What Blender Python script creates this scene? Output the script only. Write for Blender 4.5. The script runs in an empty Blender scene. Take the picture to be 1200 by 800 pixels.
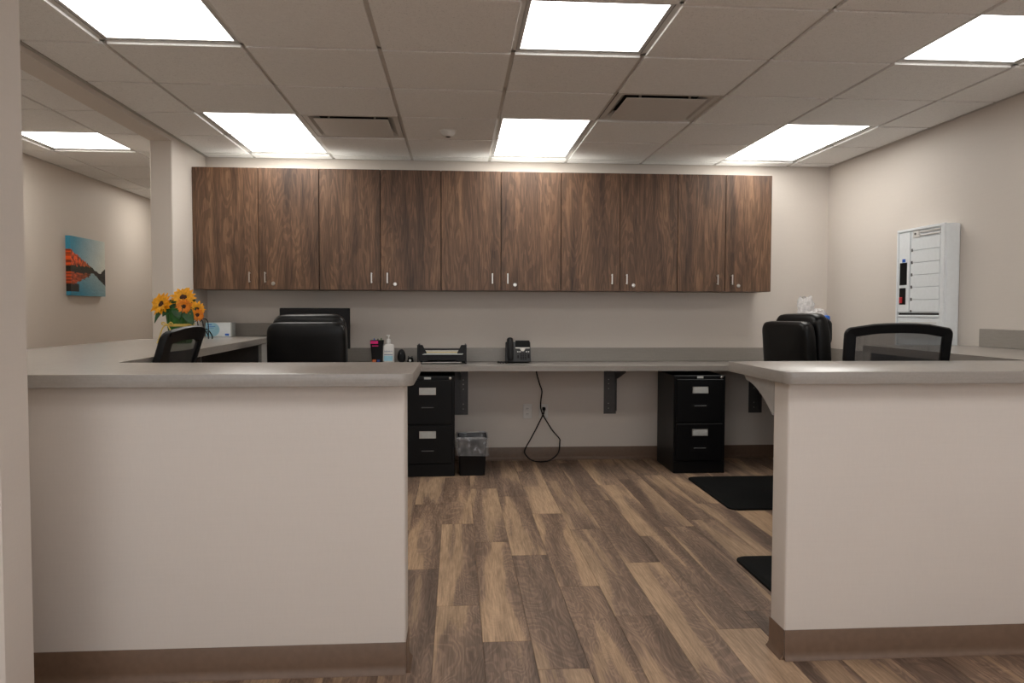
import bpy, bmesh, math, random
from mathutils import Vector, Matrix, noise

scene = bpy.context.scene
COL = scene.collection
rnd = random.Random(7)

# ------------------------------------------------------------------ camera
FPX, YAW, PIT, ROL = 902.3, .0718, -.0397, .0025
EYE = 1.212
cam_d = bpy.data.cameras.new('camera')
cam_d.sensor_fit = 'HORIZONTAL'
cam_d.sensor_width = 36.0
cam_d.lens = FPX * 36.0 / 1200.0
cam_d.clip_start = .05
cam = bpy.data.objects.new('camera', cam_d)
COL.objects.link(cam)
_f = Vector((math.sin(YAW)*math.cos(PIT), math.cos(YAW)*math.cos(PIT), math.sin(PIT)))
_r = Vector((math.cos(YAW), -math.sin(YAW), 0))
_u = _r.cross(_f)
_r2 = math.cos(ROL)*_r + math.sin(ROL)*_u
_u2 = -math.sin(ROL)*_r + math.cos(ROL)*_u
cam.matrix_world = Matrix(((_r2.x, _u2.x, -_f.x, 0), (_r2.y, _u2.y, -_f.y, 0),
                           (_r2.z, _u2.z, -_f.z, EYE), (0, 0, 0, 1)))
scene.camera = cam

# ------------------------------------------------------------------ world, exposure
world = bpy.data.worlds.new('world')
scene.world = world
world.use_nodes = True
world.node_tree.nodes['Background'].inputs[0].default_value = (.5, .55, .6, 1)
world.node_tree.nodes['Background'].inputs[1].default_value = .05
vs = scene.view_settings
vs.view_transform = 'Standard'
vs.look = 'None'
vs.gamma = 1
vs.use_curve_mapping = False
vs.exposure = 0.0
scene.cycles.max_bounces = 14
scene.cycles.diffuse_bounces = 8
OFFICE_LAMP, ADDED_LOBBY_LAMP, HALL_LAMP, WINDOW = 7.1, 6.3, 8.6, 2.5      # radiance of the lit ceiling panels

# ------------------------------------------------------------------ material helpers
def new_mat(name):
    m = bpy.data.materials.new(name)
    m.use_nodes = True
    nt = m.node_tree
    return m, nt, nt.nodes['Principled BSDF']

def N(nt, t, **kw):
    n = nt.nodes.new(t)
    for k, v in kw.items():
        if k.startswith('i_'):
            key = k[2:]
            n.inputs[int(key) if key.isdigit() else key].default_value = v
        else:
            setattr(n, k, v)
    return n

def ramp(nt, fac, stops):
    r = N(nt, 'ShaderNodeValToRGB')
    el = r.color_ramp.elements
    while len(el) < len(stops): el.new(.5)
    for e, (p, c) in zip(el, stops):
        e.position = p
        e.color = (c[0], c[1], c[2], 1) if not isinstance(c, (int, float)) else (c, c, c, 1)
    nt.links.new(fac, r.inputs[0])
    return r.outputs[0]

def mixc(nt, fac, a, b, blend='MIX'):
    m = N(nt, 'ShaderNodeMix', data_type='RGBA', blend_type=blend)
    for s, v in ((m.inputs[0], fac), (m.inputs[6], a), (m.inputs[7], b)):
        if isinstance(v, (int, float)): s.default_value = v
        elif isinstance(v, tuple): s.default_value = (*v, 1)
        else: nt.links.new(v, s)
    return m.outputs[2]

def mapped(nt, scale, rand=False, kind='Object'):
    tc = N(nt, 'ShaderNodeTexCoord')
    v = tc.outputs[kind]
    if rand:
        oi = N(nt, 'ShaderNodeObjectInfo')
        cx = N(nt, 'ShaderNodeCombineXYZ')
        for k, s in enumerate((31.7, 53.1, 17.3)):
            mm = N(nt, 'ShaderNodeMath', operation='MULTIPLY', i_1=s)
            nt.links.new(oi.outputs['Random'], mm.inputs[0])
            nt.links.new(mm.outputs[0], cx.inputs[k])
        ad = N(nt, 'ShaderNodeVectorMath', operation='ADD')
        nt.links.new(v, ad.inputs[0]); nt.links.new(cx.outputs[0], ad.inputs[1])
        v = ad.outputs[0]
    mp = N(nt, 'ShaderNodeMapping')
    mp.inputs['Scale'].default_value = scale
    nt.links.new(v, mp.inputs[0])
    return mp.outputs[0]

def tex(nt, vec, scale=1.0, detail=3, rough=.5, dist=0.0):
    n = N(nt, 'ShaderNodeTexNoise', i_Scale=scale, i_Detail=detail, i_Roughness=rough, i_Distortion=dist)
    nt.links.new(vec, n.inputs['Vector'])
    return n.outputs[0]

def bump(nt, p, h, strength=.1, dist=.001):
    b = N(nt, 'ShaderNodeBump', i_Strength=strength, i_Distance=dist)
    nt.links.new(h, b.inputs['Height'])
    nt.links.new(b.outputs[0], p.inputs['Normal'])

def plain(name, col, rough=.5, metal=0.0, var=.06, scale=40, bmp=.0, spec=.5, coat=0.0):
    m, nt, p = new_mat(name)
    v = mapped(nt, (scale,)*3)
    n = tex(nt, v, 1, 3)
    lo = tuple(c*(1-var) for c in col); hi = tuple(min(1, c*(1+var)) for c in col)
    c = ramp(nt, n, [(.3, lo), (.7, hi)])
    nt.links.new(c, p.inputs['Base Color'])
    p.inputs['Roughness'].default_value = rough
    p.inputs['Metallic'].default_value = metal
    p.inputs['Specular IOR Level'].default_value = spec
    p.inputs['Coat Weight'].default_value = coat
    if bmp: bump(nt, p, n, bmp)
    return m

def wallcover(name, col):
    m, nt, p = new_mat(name)
    a = tex(nt, mapped(nt, (6, 6, 240)), 1, 4, .6)
    b = tex(nt, mapped(nt, (300, 300, 30)), 1, 3, .6)
    big = tex(nt, mapped(nt, (1.3, 1.3, 1.3)), 1, 2)
    s = N(nt, 'ShaderNodeMath', operation='ADD'); nt.links.new(a, s.inputs[0]); nt.links.new(b, s.inputs[1])
    h = N(nt, 'ShaderNodeMath', operation='MULTIPLY', i_1=.5); nt.links.new(s.outputs[0], h.inputs[0])
    c = ramp(nt, h.outputs[0], [(.35, tuple(x*.98 for x in col)), (.65, tuple(x*1.015 for x in col))])
    c = mixc(nt, .05, c, big, 'OVERLAY')
    nt.links.new(c, p.inputs['Base Color'])
    p.inputs['Roughness'].default_value = .52
    p.inputs['Specular IOR Level'].default_value = .4
    bump(nt, p, a, .05, .001)
    return m

def walnut_laminate():
    m, nt, p = new_mat('walnut laminate')
    v = mapped(nt, (9, 9, .9), True)
    broad = tex(nt, v, 1, 4, .55, .6)
    v2 = mapped(nt, (22, 22, 1.6), True)
    mid = tex(nt, v2, 1, 5, .6, .8)
    v3 = mapped(nt, (240, 240, 9), True)
    fine = tex(nt, v3, 1, 4, .7)
    c1 = ramp(nt, broad, [(.3, (.090, .047, .028)), (.5, (.172, .092, .053)), (.7, (.255, .140, .078))])
    c2 = ramp(nt, mid, [(.32, (.50, .47, .45)), (.5, (.95, .95, .95)), (.70, (1.28, 1.25, 1.2))])
    c = mixc(nt, .8, c1, c2, 'MULTIPLY')
    c3 = ramp(nt, fine, [(.34, .50), (.6, 1.12)])
    c = mixc(nt, .8, c, c3, 'MULTIPLY')
    # cathedral figure: thin contour lines
    v4 = mapped(nt, (7, 7, .95), True)
    cn = tex(nt, v4, 1, 3, .45, .5)
    k = N(nt, 'ShaderNodeMath', operation='MULTIPLY', i_1=110.0); nt.links.new(cn, k.inputs[0])
    s = N(nt, 'ShaderNodeMath', operation='SINE'); nt.links.new(k.outputs[0], s.inputs[0])
    c4 = ramp(nt, s.outputs[0], [(.0, .55), (.35, 1.0)])
    c = mixc(nt, .6, c, c4, 'MULTIPLY')
    nt.links.new(c, p.inputs['Base Color'])
    p.inputs['Roughness'].default_value = .42
    p.inputs['Specular IOR Level'].default_value = .45
    bump(nt, p, fine, .05, .0008)
    return m

def plank_wood():
    m, nt, p = new_mat('vinyl plank wood')
    v = mapped(nt, (7.5, .55, 1), True)
    broad = tex(nt, v, 1, 2.5, .5, .35)
    fine = tex(nt, mapped(nt, (190, 7, 1), True), 1, 4, .6)
    mid = tex(nt, mapped(nt, (26, 1.6, 1), True), 1, 4, .55, .5)
    c = ramp(nt, broad, [(.34, (.175, .116, .084)), (.44, (.25, .167, .120)), (.520, (.34, .228, .160)), (.540, (.43, .292, .188)), (.72, (.52, .355, .230))])
    c2 = ramp(nt, mid, [(.3, .76), (.52, 1.0), (.75, 1.14)])
    c = mixc(nt, .8, c, c2, 'MULTIPLY')
    c3 = ramp(nt, fine, [(.34, .62), (.6, 1.1)])
    c = mixc(nt, .7, c, c3, 'MULTIPLY')
    cn = tex(nt, mapped(nt, (6, 1.8, 1), True), 1, 3, .45, 1.3)
    k = N(nt, 'ShaderNodeMath', operation='MULTIPLY', i_1=105.0); nt.links.new(cn, k.inputs[0])
    s = N(nt, 'ShaderNodeMath', operation='SINE'); nt.links.new(k.outputs[0], s.inputs[0])
    c4 = ramp(nt, s.outputs[0], [(.0, .66), (.3, .98), (.85, 1.0), (1.0, 1.22)])
    heart = ramp(nt, broad, [(.50, .62), (.56, .14)])
    c = mixc(nt, heart, c, c4, 'MULTIPLY')
    oi = N(nt, 'ShaderNodeObjectInfo')
    tone = ramp(nt, oi.outputs['Random'], [(0, (.84, .84, .86)), (.5, (1, 1, 1)), (1, (1.1, 1.08, 1.05))])
    c = mixc(nt, 1.0, c, tone, 'MULTIPLY')
    nt.links.new(c, p.inputs['Base Color'])
    r = ramp(nt, fine, [(.3, .55), (.7, .42)])
    nt.links.new(r, p.inputs['Roughness'])
    p.inputs['Specular IOR Level'].default_value = .3
    bump(nt, p, fine, .12, .0008)
    return m

def acoustic():
    m, nt, p = new_mat('acoustic ceiling tile')
    v = mapped(nt, (1, 1, 1), True)
    sp = tex(nt, v, 170, 2, .6)
    s2 = tex(nt, v, 55, 3, .6)
    c = ramp(nt, sp, [(.31, (.62, .62, .62)), (.38, (.885, .885, .88))])
    c2 = ramp(nt, s2, [(.3, .94), (.7, 1.0)])
    c = mixc(nt, 1.0, c, c2, 'MULTIPLY')
    nt.links.new(c, p.inputs['Base Color'])
    p.inputs['Roughness'].default_value = .9
    p.inputs['Specular IOR Level'].default_value = .2
    bump(nt, p, sp, .25, .002)
    return m

def countertop():
    m, nt, p = new_mat('taupe linen laminate')
    a = tex(nt, mapped(nt, (6, 190, 190)), 1, 4, .6)
    b = tex(nt, mapped(nt, (120, 18, 120)), 1, 3, .6)
    s = N(nt, 'ShaderNodeMath', operation='ADD'); nt.links.new(a, s.inputs[0]); nt.links.new(b, s.inputs[1])
    h = N(nt, 'ShaderNodeMath', operation='MULTIPLY', i_1=.5); nt.links.new(s.outputs[0], h.inputs[0])
    c = ramp(nt, h.outputs[0], [(.3, (.295, .270, .246)), (.7, (.345, .318, .290))])
    nt.links.new(c, p.inputs['Base Color'])
    p.inputs['Roughness'].default_value = .27
    p.inputs['Specular IOR Level'].default_value = .55
    bump(nt, p, h.outputs[0], .012, .0005)
    return m

def lamp(name, col, strength):
    m, nt, p = new_mat(name)
    p.inputs['Base Color'].default_value = (.9, .9, .9, 1)
    n = tex(nt, mapped(nt, (4, 4, 4)), 1, 1)
    c = ramp(nt, n, [(.3, tuple(x*.98 for x in col)), (.7, col)])
    nt.links.new(c, p.inputs['Emission Color'])
    p.inputs['Emission Strength'].default_value = strength
    return m

def sheer(name, col, alpha, rough=.3):
    m, nt, p = new_mat(name)
    n = tex(nt, mapped(nt, (30, 30, 30)), 1, 3)
    a = ramp(nt, n, [(.35, max(0, alpha-.12)), (.65, min(1, alpha+.12))])
    nt.links.new(a, p.inputs['Alpha'])
    p.inputs['Base Color'].default_value = (*col, 1)
    p.inputs['Roughness'].default_value = rough
    return m

def mesh_fabric():
    m, nt, p = new_mat('black chair mesh')
    v = mapped(nt, (420, 420, 420))
    ck = N(nt, 'ShaderNodeTexChecker', i_Scale=1.0); nt.links.new(v, ck.inputs[0])
    a = ramp(nt, ck.outputs['Fac'], [(0, .58), (1, .90)])
    nt.links.new(a, p.inputs['Alpha'])
    p.inputs['Base Color'].default_value = (.03, .03, .032, 1)
    p.inputs['Roughness'].default_value = .7
    return m

def vcol_mat(name, rough=.5):
    m, nt, p = new_mat(name)
    a = N(nt, 'ShaderNodeVertexColor', layer_name='print')
    n = tex(nt, mapped(nt, (90, 90, 90)), 1, 3)
    g = ramp(nt, n, [(.3, .85), (.7, 1.0)])
    c = mixc(nt, 1.0, a.outputs[0], g, 'MULTIPLY')
    nt.links.new(c, p.inputs['Base Color'])
    p.inputs['Roughness'].default_value = rough
    return m

WALL = (.665, .610, .560)
M = dict(
    wall=wallcover('wall covering', WALL),
    base=plain('brown vinyl base', (.150, .092, .060), .45, var=.08),
    wood=walnut_laminate(), plank=plank_wood(), tile=acoustic(), top=countertop(),
    grid=plain('ceiling grid metal', (.62, .60, .575), .45, var=.03),
    trimw=plain('pale ceiling angle', (.50, .48, .455), .5, var=.03),
    lens_office=lamp('lit lens office', (1, .975, .915), OFFICE_LAMP),
    lens_added_lobby=lamp('lit lens added lobby panels', (.97, .985, 1.0), ADDED_LOBBY_LAMP),
    lens_hall=lamp('lit lens hall', (1, .94, .84), HALL_LAMP),
    daylight=lamp('daylit frosted glass', (.93, .97, 1.0), WINDOW),
    fix=plain('fixture frame enamel', (.55, .55, .55), .4, var=.02),
    black=plain('black enamelled steel', (.004, .0042, .005), .42, var=.25, scale=400, bmp=.1, spec=.22),
    blackpl=plain('black plastic', (.005, .005, .006), .42, var=.1, spec=.3),
    softpl=plain('black rubbery plastic', (.005, .005, .006), .6, var=.1, spec=.25),
    leather=plain('black leather', (.003, .003, .0034), .36, var=.2, scale=120, bmp=.2, spec=.3),
    mat=plain('black rubber floor mat', (.0055, .0058, .006), .8, var=.3, scale=260, bmp=.4, spec=.12),
    steel=plain('satin nickel', (.62, .60, .57), .28, 1.0, var=.03),
    grey=plain('grey painted steel', (.085, .083, .085), .45, .2, var=.08),
    greylam=plain('grey laminate panel', (.40, .385, .365), .45, var=.06),
    darkpanel=plain('dark grey support panel', (.055, .052, .05), .5, var=.08),
    white=plain('white enamel', (.80, .84, .87), .35, var=.02),
    whitepl=plain('white plastic', (.72, .71, .69), .4, var=.02),
    paper=plain('paper', (.62, .60, .57), .7, var=.05),
    card=plain('label card', (.52, .54, .53), .6, var=.04),
    dark=plain('dark void', (.01, .01, .01), .8),
    green=plain('green pot sleeve', (.018, .115, .014), .42, var=.25, scale=30),
    leaf=plain('dark green leaf', (.012, .070, .014), .45, var=.35, scale=60),
    petal=plain('yellow petal', (.86, .40, .006), .5, var=.18, scale=60),
    petal2=plain('orange petal', (.80, .24, .005), .5, var=.2, scale=60),
    brown=plain('flower centre', (.045, .014, .006), .8, var=.5, scale=200, bmp=.6),
    ribbon=plain('yellow ribbon', (.70, .50, .12), .45, var=.1),
    mesh=mesh_fabric(),
    bag=sheer('clear crinkled plastic', (.80, .79, .80), .58, .22),
    liner=sheer('clear bin liner', (.62, .63, .66), .26, .2),
    blue=plain('blue plastic', (.02, .13, .55), .35, var=.1),
    bluelite=plain('pale blue print', (.33, .58, .70), .5, var=.05),
    navy=plain('navy print', (.03, .06, .25), .5),
    pink=plain('magenta print', (.65, .01, .18), .4, var=.1),
    orange=plain('orange print', (.55, .12, .03), .5),
    red=plain('red switch', (.55, .01, .02), .35),
    yellow=plain('yellow paper', (.65, .52, .10), .7),
    phone=plain('charcoal phone plastic', (.028, .029, .032), .45, var=.06),
    screen=plain('phone screen', (.004, .005, .006), .35, var=.05, spec=.15),
    monit=plain('monitor back plastic', (.006, .006, .007), .5, var=.1, spec=.25),
    picture=vcol_mat('canvas print'),
)

# ------------------------------------------------------------------ mesh helpers
def link(name, bm, mat, parent=None, smooth=False, loc=None):
    me = bpy.data.meshes.new(name)
    bmesh.ops.recalc_face_normals(bm, faces=bm.faces[:])
    bm.to_mesh(me); bm.free()
    if smooth:
        me.polygons.foreach_set('use_smooth', [True]*len(me.polygons))
    me.materials.append(mat)
    o = bpy.data.objects.new(name, me)
    COL.objects.link(o)
    if parent is not None: o.parent = parent
    if loc is not None: o.location = loc
    return o

def smooth_by_angle(o, deg=40):
    me = o.data
    bm = bmesh.new(); bm.from_mesh(me)
    for f in bm.faces: f.smooth = True
    for e in bm.edges:
        if len(e.link_faces) == 2 and e.calc_face_angle(0) > math.radians(deg): e.smooth = False
    bm.to_mesh(me); bm.free()
    return o

def add_box(bm, a, b, bev=0.0, seg=1):
    x0, y0, z0 = a; x1, y1, z1 = b
    vs_ = [bm.verts.new(p) for p in ((x0,y0,z0),(x1,y0,z0),(x1,y1,z0),(x0,y1,z0),(x0,y0,z1),(x1,y0,z1),(x1,y1,z1),(x0,y1,z1))]
    fs = [bm.faces.new([vs_[i] for i in q]) for q in ((3,2,1,0),(4,5,6,7),(0,1,5,4),(1,2,6,5),(2,3,7,6),(3,0,4,7))]
    if bev:
        es = list({e for f in fs for e in f.edges})
        bmesh.ops.bevel(bm, geom=es, offset=bev, segments=seg, affect='EDGES', profile=.5)
    return bm

def box(name, a, b, mat, parent=None, bev=0.0, seg=1):
    o = link(name, add_box(bmesh.new(), a, b, bev, seg), mat, parent)
    if bev and seg > 1: smooth_by_angle(o, 50)
    return o

def boxes(name, lst, mat, parent=None, bev=0.0):
    bm = bmesh.new()
    for a, b in lst: add_box(bm, a, b, bev)
    return link(name, bm, mat, parent)

def add_prism(bm, pts, lo, hi, axis='z', bev=0.0, seg=2):
    """extrude a 2D outline along an axis; pts map to (x,y), (y,z) or (x,z)"""
    def P(p, h):
        return (p[0], p[1], h) if axis == 'z' else ((h, p[0], p[1]) if axis == 'x' else (p[0], h, p[1]))
    a = [bm.verts.new(P(p, lo)) for p in pts]; b = [bm.verts.new(P(p, hi)) for p in pts]
    n = len(pts)
    f0 = bm.faces.new(a[::-1]); f1 = bm.faces.new(b)
    for i in range(n): bm.faces.new((a[i], a[(i+1) % n], b[(i+1) % n], b[i]))
    if bev:
        es = list(f0.edges) + list(f1.edges)
        bmesh.ops.bevel(bm, geom=es, offset=bev, segments=seg, affect='EDGES', profile=.5)
    return bm

def prism(name, pts, lo, hi, mat, parent=None, axis='z', bev=0.0, seg=2):
    o = link(name, add_prism(bmesh.new(), pts, lo, hi, axis, bev, seg), mat, parent)
    return smooth_by_angle(o, 35)

def rounded(pts, radii, seg=8):
    """round chosen corners of a polygon"""
    out = []
    n = len(pts)
    for i, p in enumerate(pts):
        r = radii.get(i, 0)
        if not r: out.append(p); continue
        a = Vector(pts[i-1]) - Vector(p); b = Vector(pts[(i+1) % n]) - Vector(p)
        a.normalize(); b.normalize()
        ang = a.angle(b)
        d = r / math.tan(ang/2)
        s = Vector(p) + a*d; e = Vector(p) + b*d
        bis = (a+b).normalized(); c = Vector(p) + bis*(r/math.sin(ang/2))
        v0 = s-c; v1 = e-c
        t0 = math.atan2(v0.y, v0.x); t1 = math.atan2(v1.y, v1.x)
        dt = (t1-t0+math.pi) % (2*math.pi) - math.pi
        for k in range(seg+1):
            t = t0 + dt*k/seg
            out.append((c.x+r*math.cos(t), c.y+r*math.sin(t)))
    return out

def add_tube(bm, pts, r, seg=8, closed=False, cap=True):
    pts = [Vector(p) for p in pts]
    n = len(pts)
    rings = []
    up = None
    for i, p in enumerate(pts):
        if closed: t = pts[(i+1) % n] - pts[i-1]
        else: t = pts[min(i+1, n-1)] - pts[max(i-1, 0)]
        t.normalize()
        if up is None:
            up = Vector((0, 0, 1)) if abs(t.z) < .9 else Vector((1, 0, 0))
        s = t.cross(up)
        if s.length < 1e-5: s = t.orthogonal()
        s.normalize(); up = s.cross(t).normalized()
        rr = r[i] if isinstance(r, (list, tuple)) else r
        rings.append([bm.verts.new(p + (s*math.cos(2*math.pi*k/seg) + up*math.sin(2*math.pi*k/seg))*rr) for k in range(seg)])
    m = n if closed else n-1
    for i in range(m):
        a, b = rings[i], rings[(i+1) % n]
        for k in range(seg):
            bm.faces.new((a[k], a[(k+1) % seg], b[(k+1) % seg], b[k]))
    if cap and not closed:
        bm.faces.new(rings[0][::-1]); bm.faces.new(rings[-1])
    return bm

def tube(name, pts, r, mat, parent=None, seg=8, closed=False):
    return smooth_by_angle(link(name, add_tube(bmesh.new(), pts, r, seg, closed), mat, parent), 60)

def smooth_path(pts, sub=6):
    out = []
    n = len(pts)
    P = [Vector(p) for p in pts]
    for i in range(n-1):
        p0, p1, p2, p3 = P[max(i-1, 0)], P[i], P[i+1], P[min(i+2, n-1)]
        for k in range(sub):
            t = k/sub
            out.append(.5*((2*p1) + (p2-p0)*t + (2*p0-5*p1+4*p2-p3)*t*t + (3*p1-p0-3*p2+p3)*t**3))
    out.append(P[-1])
    return out

def add_lathe(bm, prof, c=(0, 0, 0), seg=24, axis='z'):
    rings = []
    for r, h in prof:
        ring = []
        for k in range(seg):
            t = 2*math.pi*k/seg
            x, y = r*math.cos(t), r*math.sin(t)
            p = (x, y, h) if axis == 'z' else ((x, h, y) if axis == 'y' else (h, x, y))
            ring.append(bm.verts.new((p[0]+c[0], p[1]+c[1], p[2]+c[2])))
        rings.append(ring)
    for a, b in zip(rings, rings[1:]):
        for k in range(seg): bm.faces.new((a[k], a[(k+1) % seg], b[(k+1) % seg], b[k]))
    bm.faces.new(rings[0][::-1]); bm.faces.new(rings[-1])
    return bm

def lathe(name, prof, mat, parent=None, c=(0, 0, 0), seg=24, axis='z'):
    return smooth_by_angle(link(name, add_lathe(bmesh.new(), prof, c, seg, axis), mat, parent), 40)

def pillow_bm(w, d, h, e1=.35, e2=.35, nu=28, nv=16, wob=0.0):
    """superellipsoid cushion, full sizes w,d,h, centred at origin"""
    bm = bmesh.new()
    def sp(c, e): return math.copysign(abs(c)**e, c)
    rows = []
    for j in range(nv+1):
        v = -math.pi/2 + math.pi*j/nv
        row = []
        for i in range(nu):
            u = 2*math.pi*i/nu
            x = w/2*sp(math.cos(v), e1)*sp(math.cos(u), e2)
            z = h/2*sp(math.cos(v), e1)*sp(math.sin(u), e2)
            y = d/2*sp(math.sin(v), e1)
            if wob:
                q = noise.noise(Vector((x*9, y*9, z*14)))*wob
                y += q; z += q*.6
            row.append(bm.verts.new((x, y, z)))
        rows.append(row)
    for a, b in zip(rows, rows[1:]):
        for i in range(nu): bm.faces.new((a[i], a[(i+1) % nu], b[(i+1) % nu], b[i]))
    bmesh.ops.remove_doubles(bm, verts=bm.verts[:], dist=1e-5)
    return bm

def empty(name, label, cat, loc=(0, 0, 0), rotz=0, group=None):
    o = bpy.data.objects.new(name, None)
    COL.objects.link(o)
    o.empty_display_size = .1
    o.location = loc; o.rotation_euler = (0, 0, rotz)
    return tag(o, label, cat, group)

def tag(o, label, cat, group=None):
    o['label'] = label; o['category'] = cat
    if group: o['group'] = group
    return o

def struct(o, label=None):
    o['kind'] = 'structure'
    if label: o['label'] = label
    return o

def text_part(name, body, size, loc, rot, mat, parent, depth=.0004):
    cu = bpy.data.curves.new(name, 'FONT')
    cu.body = body; cu.size = size; cu.extrude = depth; cu.align_x = 'CENTER'; cu.align_y = 'CENTER'
    cu.resolution_u = 2
    tmp = bpy.data.objects.new(name, cu); COL.objects.link(tmp)
    dg = bpy.context.evaluated_depsgraph_get()
    me = bpy.data.meshes.new_from_object(tmp.evaluated_get(dg))
    bpy.data.objects.remove(tmp)
    o = bpy.data.objects.new(name, me); COL.objects.link(o)
    me.materials.clear(); me.materials.append(mat)
    o.parent = parent; o.location = loc; o.rotation_euler = rot
    return o

# ------------------------------------------------------------------ the setting
T = .6096
GX, GY = -.35, 3.5965                      # a node of the ceiling grid
CEIL = 2.3986
YB = 6.204                                 # back wall
XL, XR = -3.30, 3.07                       # hall wall, right wall
PX0, PX1 = -2.10, -1.950                   # partition
Y0, YH = -4.0, 9.6                         # lobby end, hall end
TOPZ = CEIL + .05

struct(box('wall_back', (PX0, YB, 0), (XR+.12, YB+.12, TOPZ), M['wall']))
struct(box('wall_right', (XR, Y0, 0), (XR+.12, YB-.0005, TOPZ), M['wall']))
struct(box('wall_partition', (PX0, 5.49, 0), (PX1, YB-.0005, TOPZ), M['wall'], bev=.006))
struct(box('wall_left', (XL-.12, Y0, 0), (XL, YH, TOPZ), M['wall']))
struct(box('wall_hall_end', (XL, YH, 0), (PX0, YH+.12, TOPZ), M['wall']))
struct(box('wall_hall_right', (PX0, YB+.1205, 0), (PX0+.12, YH, TOPZ), M['wall']))
struct(box('wall_front', (XL, Y0-.12, 0), (XR, Y0, TOPZ), M['wall']))
struct(box('wall_entry', (XL+.001, 2.05, 0), (-1.172, 2.20, TOPZ), M['wall'], bev=.008))
struct(box('trim_1', (PX0, 2.2005, 2.372), (PX1, 5.4895, TOPZ), M['wall']), 'plain beam dividing the office ceiling from the hall ceiling')

# daylit lobby windows behind the camera
for i, wx in enumerate((-2.1, 0.0, 2.1)):
    w = struct(boxes('window_%d' % (i+1), [((wx-.92, Y0+.0005, .75), (wx+.92, Y0+.05, .82)), ((wx-.92, Y0+.0005, 2.18), (wx+.92, Y0+.05, 2.25)),
               ((wx-.92, Y0+.0005, .82), (wx-.85, Y0+.05, 2.18)), ((wx+.85, Y0+.0005, .82), (wx+.92, Y0+.05, 2.18))], M['whitepl']))
    box('window_pane', (wx-.85, Y0+.005, .82), (wx+.85, Y0+.02, 2.18), M['daylight'], w)

# floor: slab plus individual planks in the office
floor = box('floor', (XL, Y0, -.06), (XR, YH, -.004), M['plank'])
struct(floor)
PW, PL = .1778, 1.2192
def planks():
    bm = bmesh.new()
    add_box(bm, (-PW/2+.0006, -PL/2+.0006, -.0036), (PW/2-.0006, PL/2-.0006, 0), .0006)
    first = link('plank', bm, M['plank'], floor)
    src = first
    x0 = -.083
    known = {-1: 3.587, 0: 3.13, 1: 2.775, 2: 3.765, 3: 3.32, 4: 2.98, 5: 3.62, 6: 4.05, 7: 3.0, 8: 4.35, 9: 3.5}
    n = 0
    for k in range(-11, 17):
        xc = x0 + PW*(k+.5)
        if xc < PX1 or xc > XR-.05: continue
        y = known.get(k, rnd.uniform(2.5, 3.7))
        while y > 2.3: y -= PL
        while y < YB:
            o = src if n == 0 else src.copy()
            if n: COL.objects.link(o); o.parent = floor
            o.location = (xc, y+PL/2, 0)
            n += 1
            y += PL
planks()
lobby = box('floor_lobby', (XL, Y0, -.0039), (XR, .8, 0), M['plank']); struct(lobby)
hallf = box('floor_hall', (XL, 2.21, -.0039), (PX0-.002, YH, 0), M['plank']); struct(hallf)

# baseboards (vinyl cove: thin strip with a toe)
def cove(name, p, q, nrm, h=.105, parent=None):
    """run a cove profile from p to q, nrm points into the room"""
    prof = [(0, 0), (.015, 0), (.0145, .003), (.009, .008), (.0045, .017), (.0035, .03), (.0035, h-.002), (.0025, h), (0, h)]
    bm = bmesh.new()
    ra = []
    for e in (p, q):
        ra.append([bm.verts.new((e[0]+nrm[0]*a, e[1]+nrm[1]*a, b)) for a, b in prof])
    n = len(prof)
    for i in range(n): bm.faces.new((ra[0][i], ra[0][(i+1) % n], ra[1][(i+1) % n], ra[1][i]))
    bm.faces.new(ra[0][::-1]); bm.faces.new(ra[1])
    o = link(name, bm, M['base'], parent)
    smooth_by_angle(o, 50)
    return struct(o)
cove('baseboard_back', (PX1, YB), (XR, YB), (0, -1))
cove('baseboard_right', (XR, Y0), (XR, YB-.02), (-1, 0))
cove('baseboard_hall', (XL, 2.21), (XL, YH), (1, 0))
cove('baseboard_lobby', (XL, Y0+.02), (XL, 2.0), (1, 0))
cove('baseboard_entry', (XL+.02, 2.05), (-1.18, 2.05), (0, -1))

# ------------------------------------------------------------------ ceiling
ceiling = struct(box('ceiling', (XL, Y0, TOPZ+.001), (XR, YB, TOPZ+.06), M['dark']))
lobby_ceiling = struct(box('ceiling_lobby', (XL+.001, Y0+.001, CEIL-.001), (XR-.001, 1.16, CEIL+.02), M['tile']))
hall_ceiling = struct(box('ceiling_hall', (XL, YB+.0005, TOPZ+.0015), (PX0-.0005, YH, TOPZ+.06), M['dark']))
LIT = {}     # cells (col,row) taken by lamps and vents
OFFICE_LIGHTS = [(-2, 2, 2), (1, 2, 2), (4, 2, 2), (-2, -1, 1), (1, -1, 1), (4, -1, 1)]
VENTS = [(-1, 2), (2, 1)]
taken = set()
for c, r, n in OFFICE_LIGHTS:
    for k in range(n): taken.add((c, r+k))
taken |= set(VENTS)
tile_cache = {}
def tile(x0, x1, y0, y1, parent):
    g = .011
    w, d = round(x1-x0-2*g, 4), round(y1-y0-2*g, 4)
    if w < .03 or d < .03: return
    key = (w, d)
    if key not in tile_cache:
        bm = bmesh.new()
        add_box(bm, (-w/2, -d/2, 0), (w/2, d/2, .019), .001)
        o = link('ceiling_tile', bm, M['tile'], parent)
        tile_cache[key] = o
    else:
        o = tile_cache[key].copy(); COL.objects.link(o); o.parent = parent
    o.location = ((x0+x1)/2, (y0+y1)/2, CEIL)
def cells(lo, hi, g0):
    ks = []
    k = math.floor((lo-g0)/T)
    while g0+k*T < hi-1e-6:
        a, b = max(lo, g0+k*T), min(hi, g0+(k+1)*T)
        if b-a > .02: ks.append((k, a, b))
        k += 1
    return ks
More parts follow.
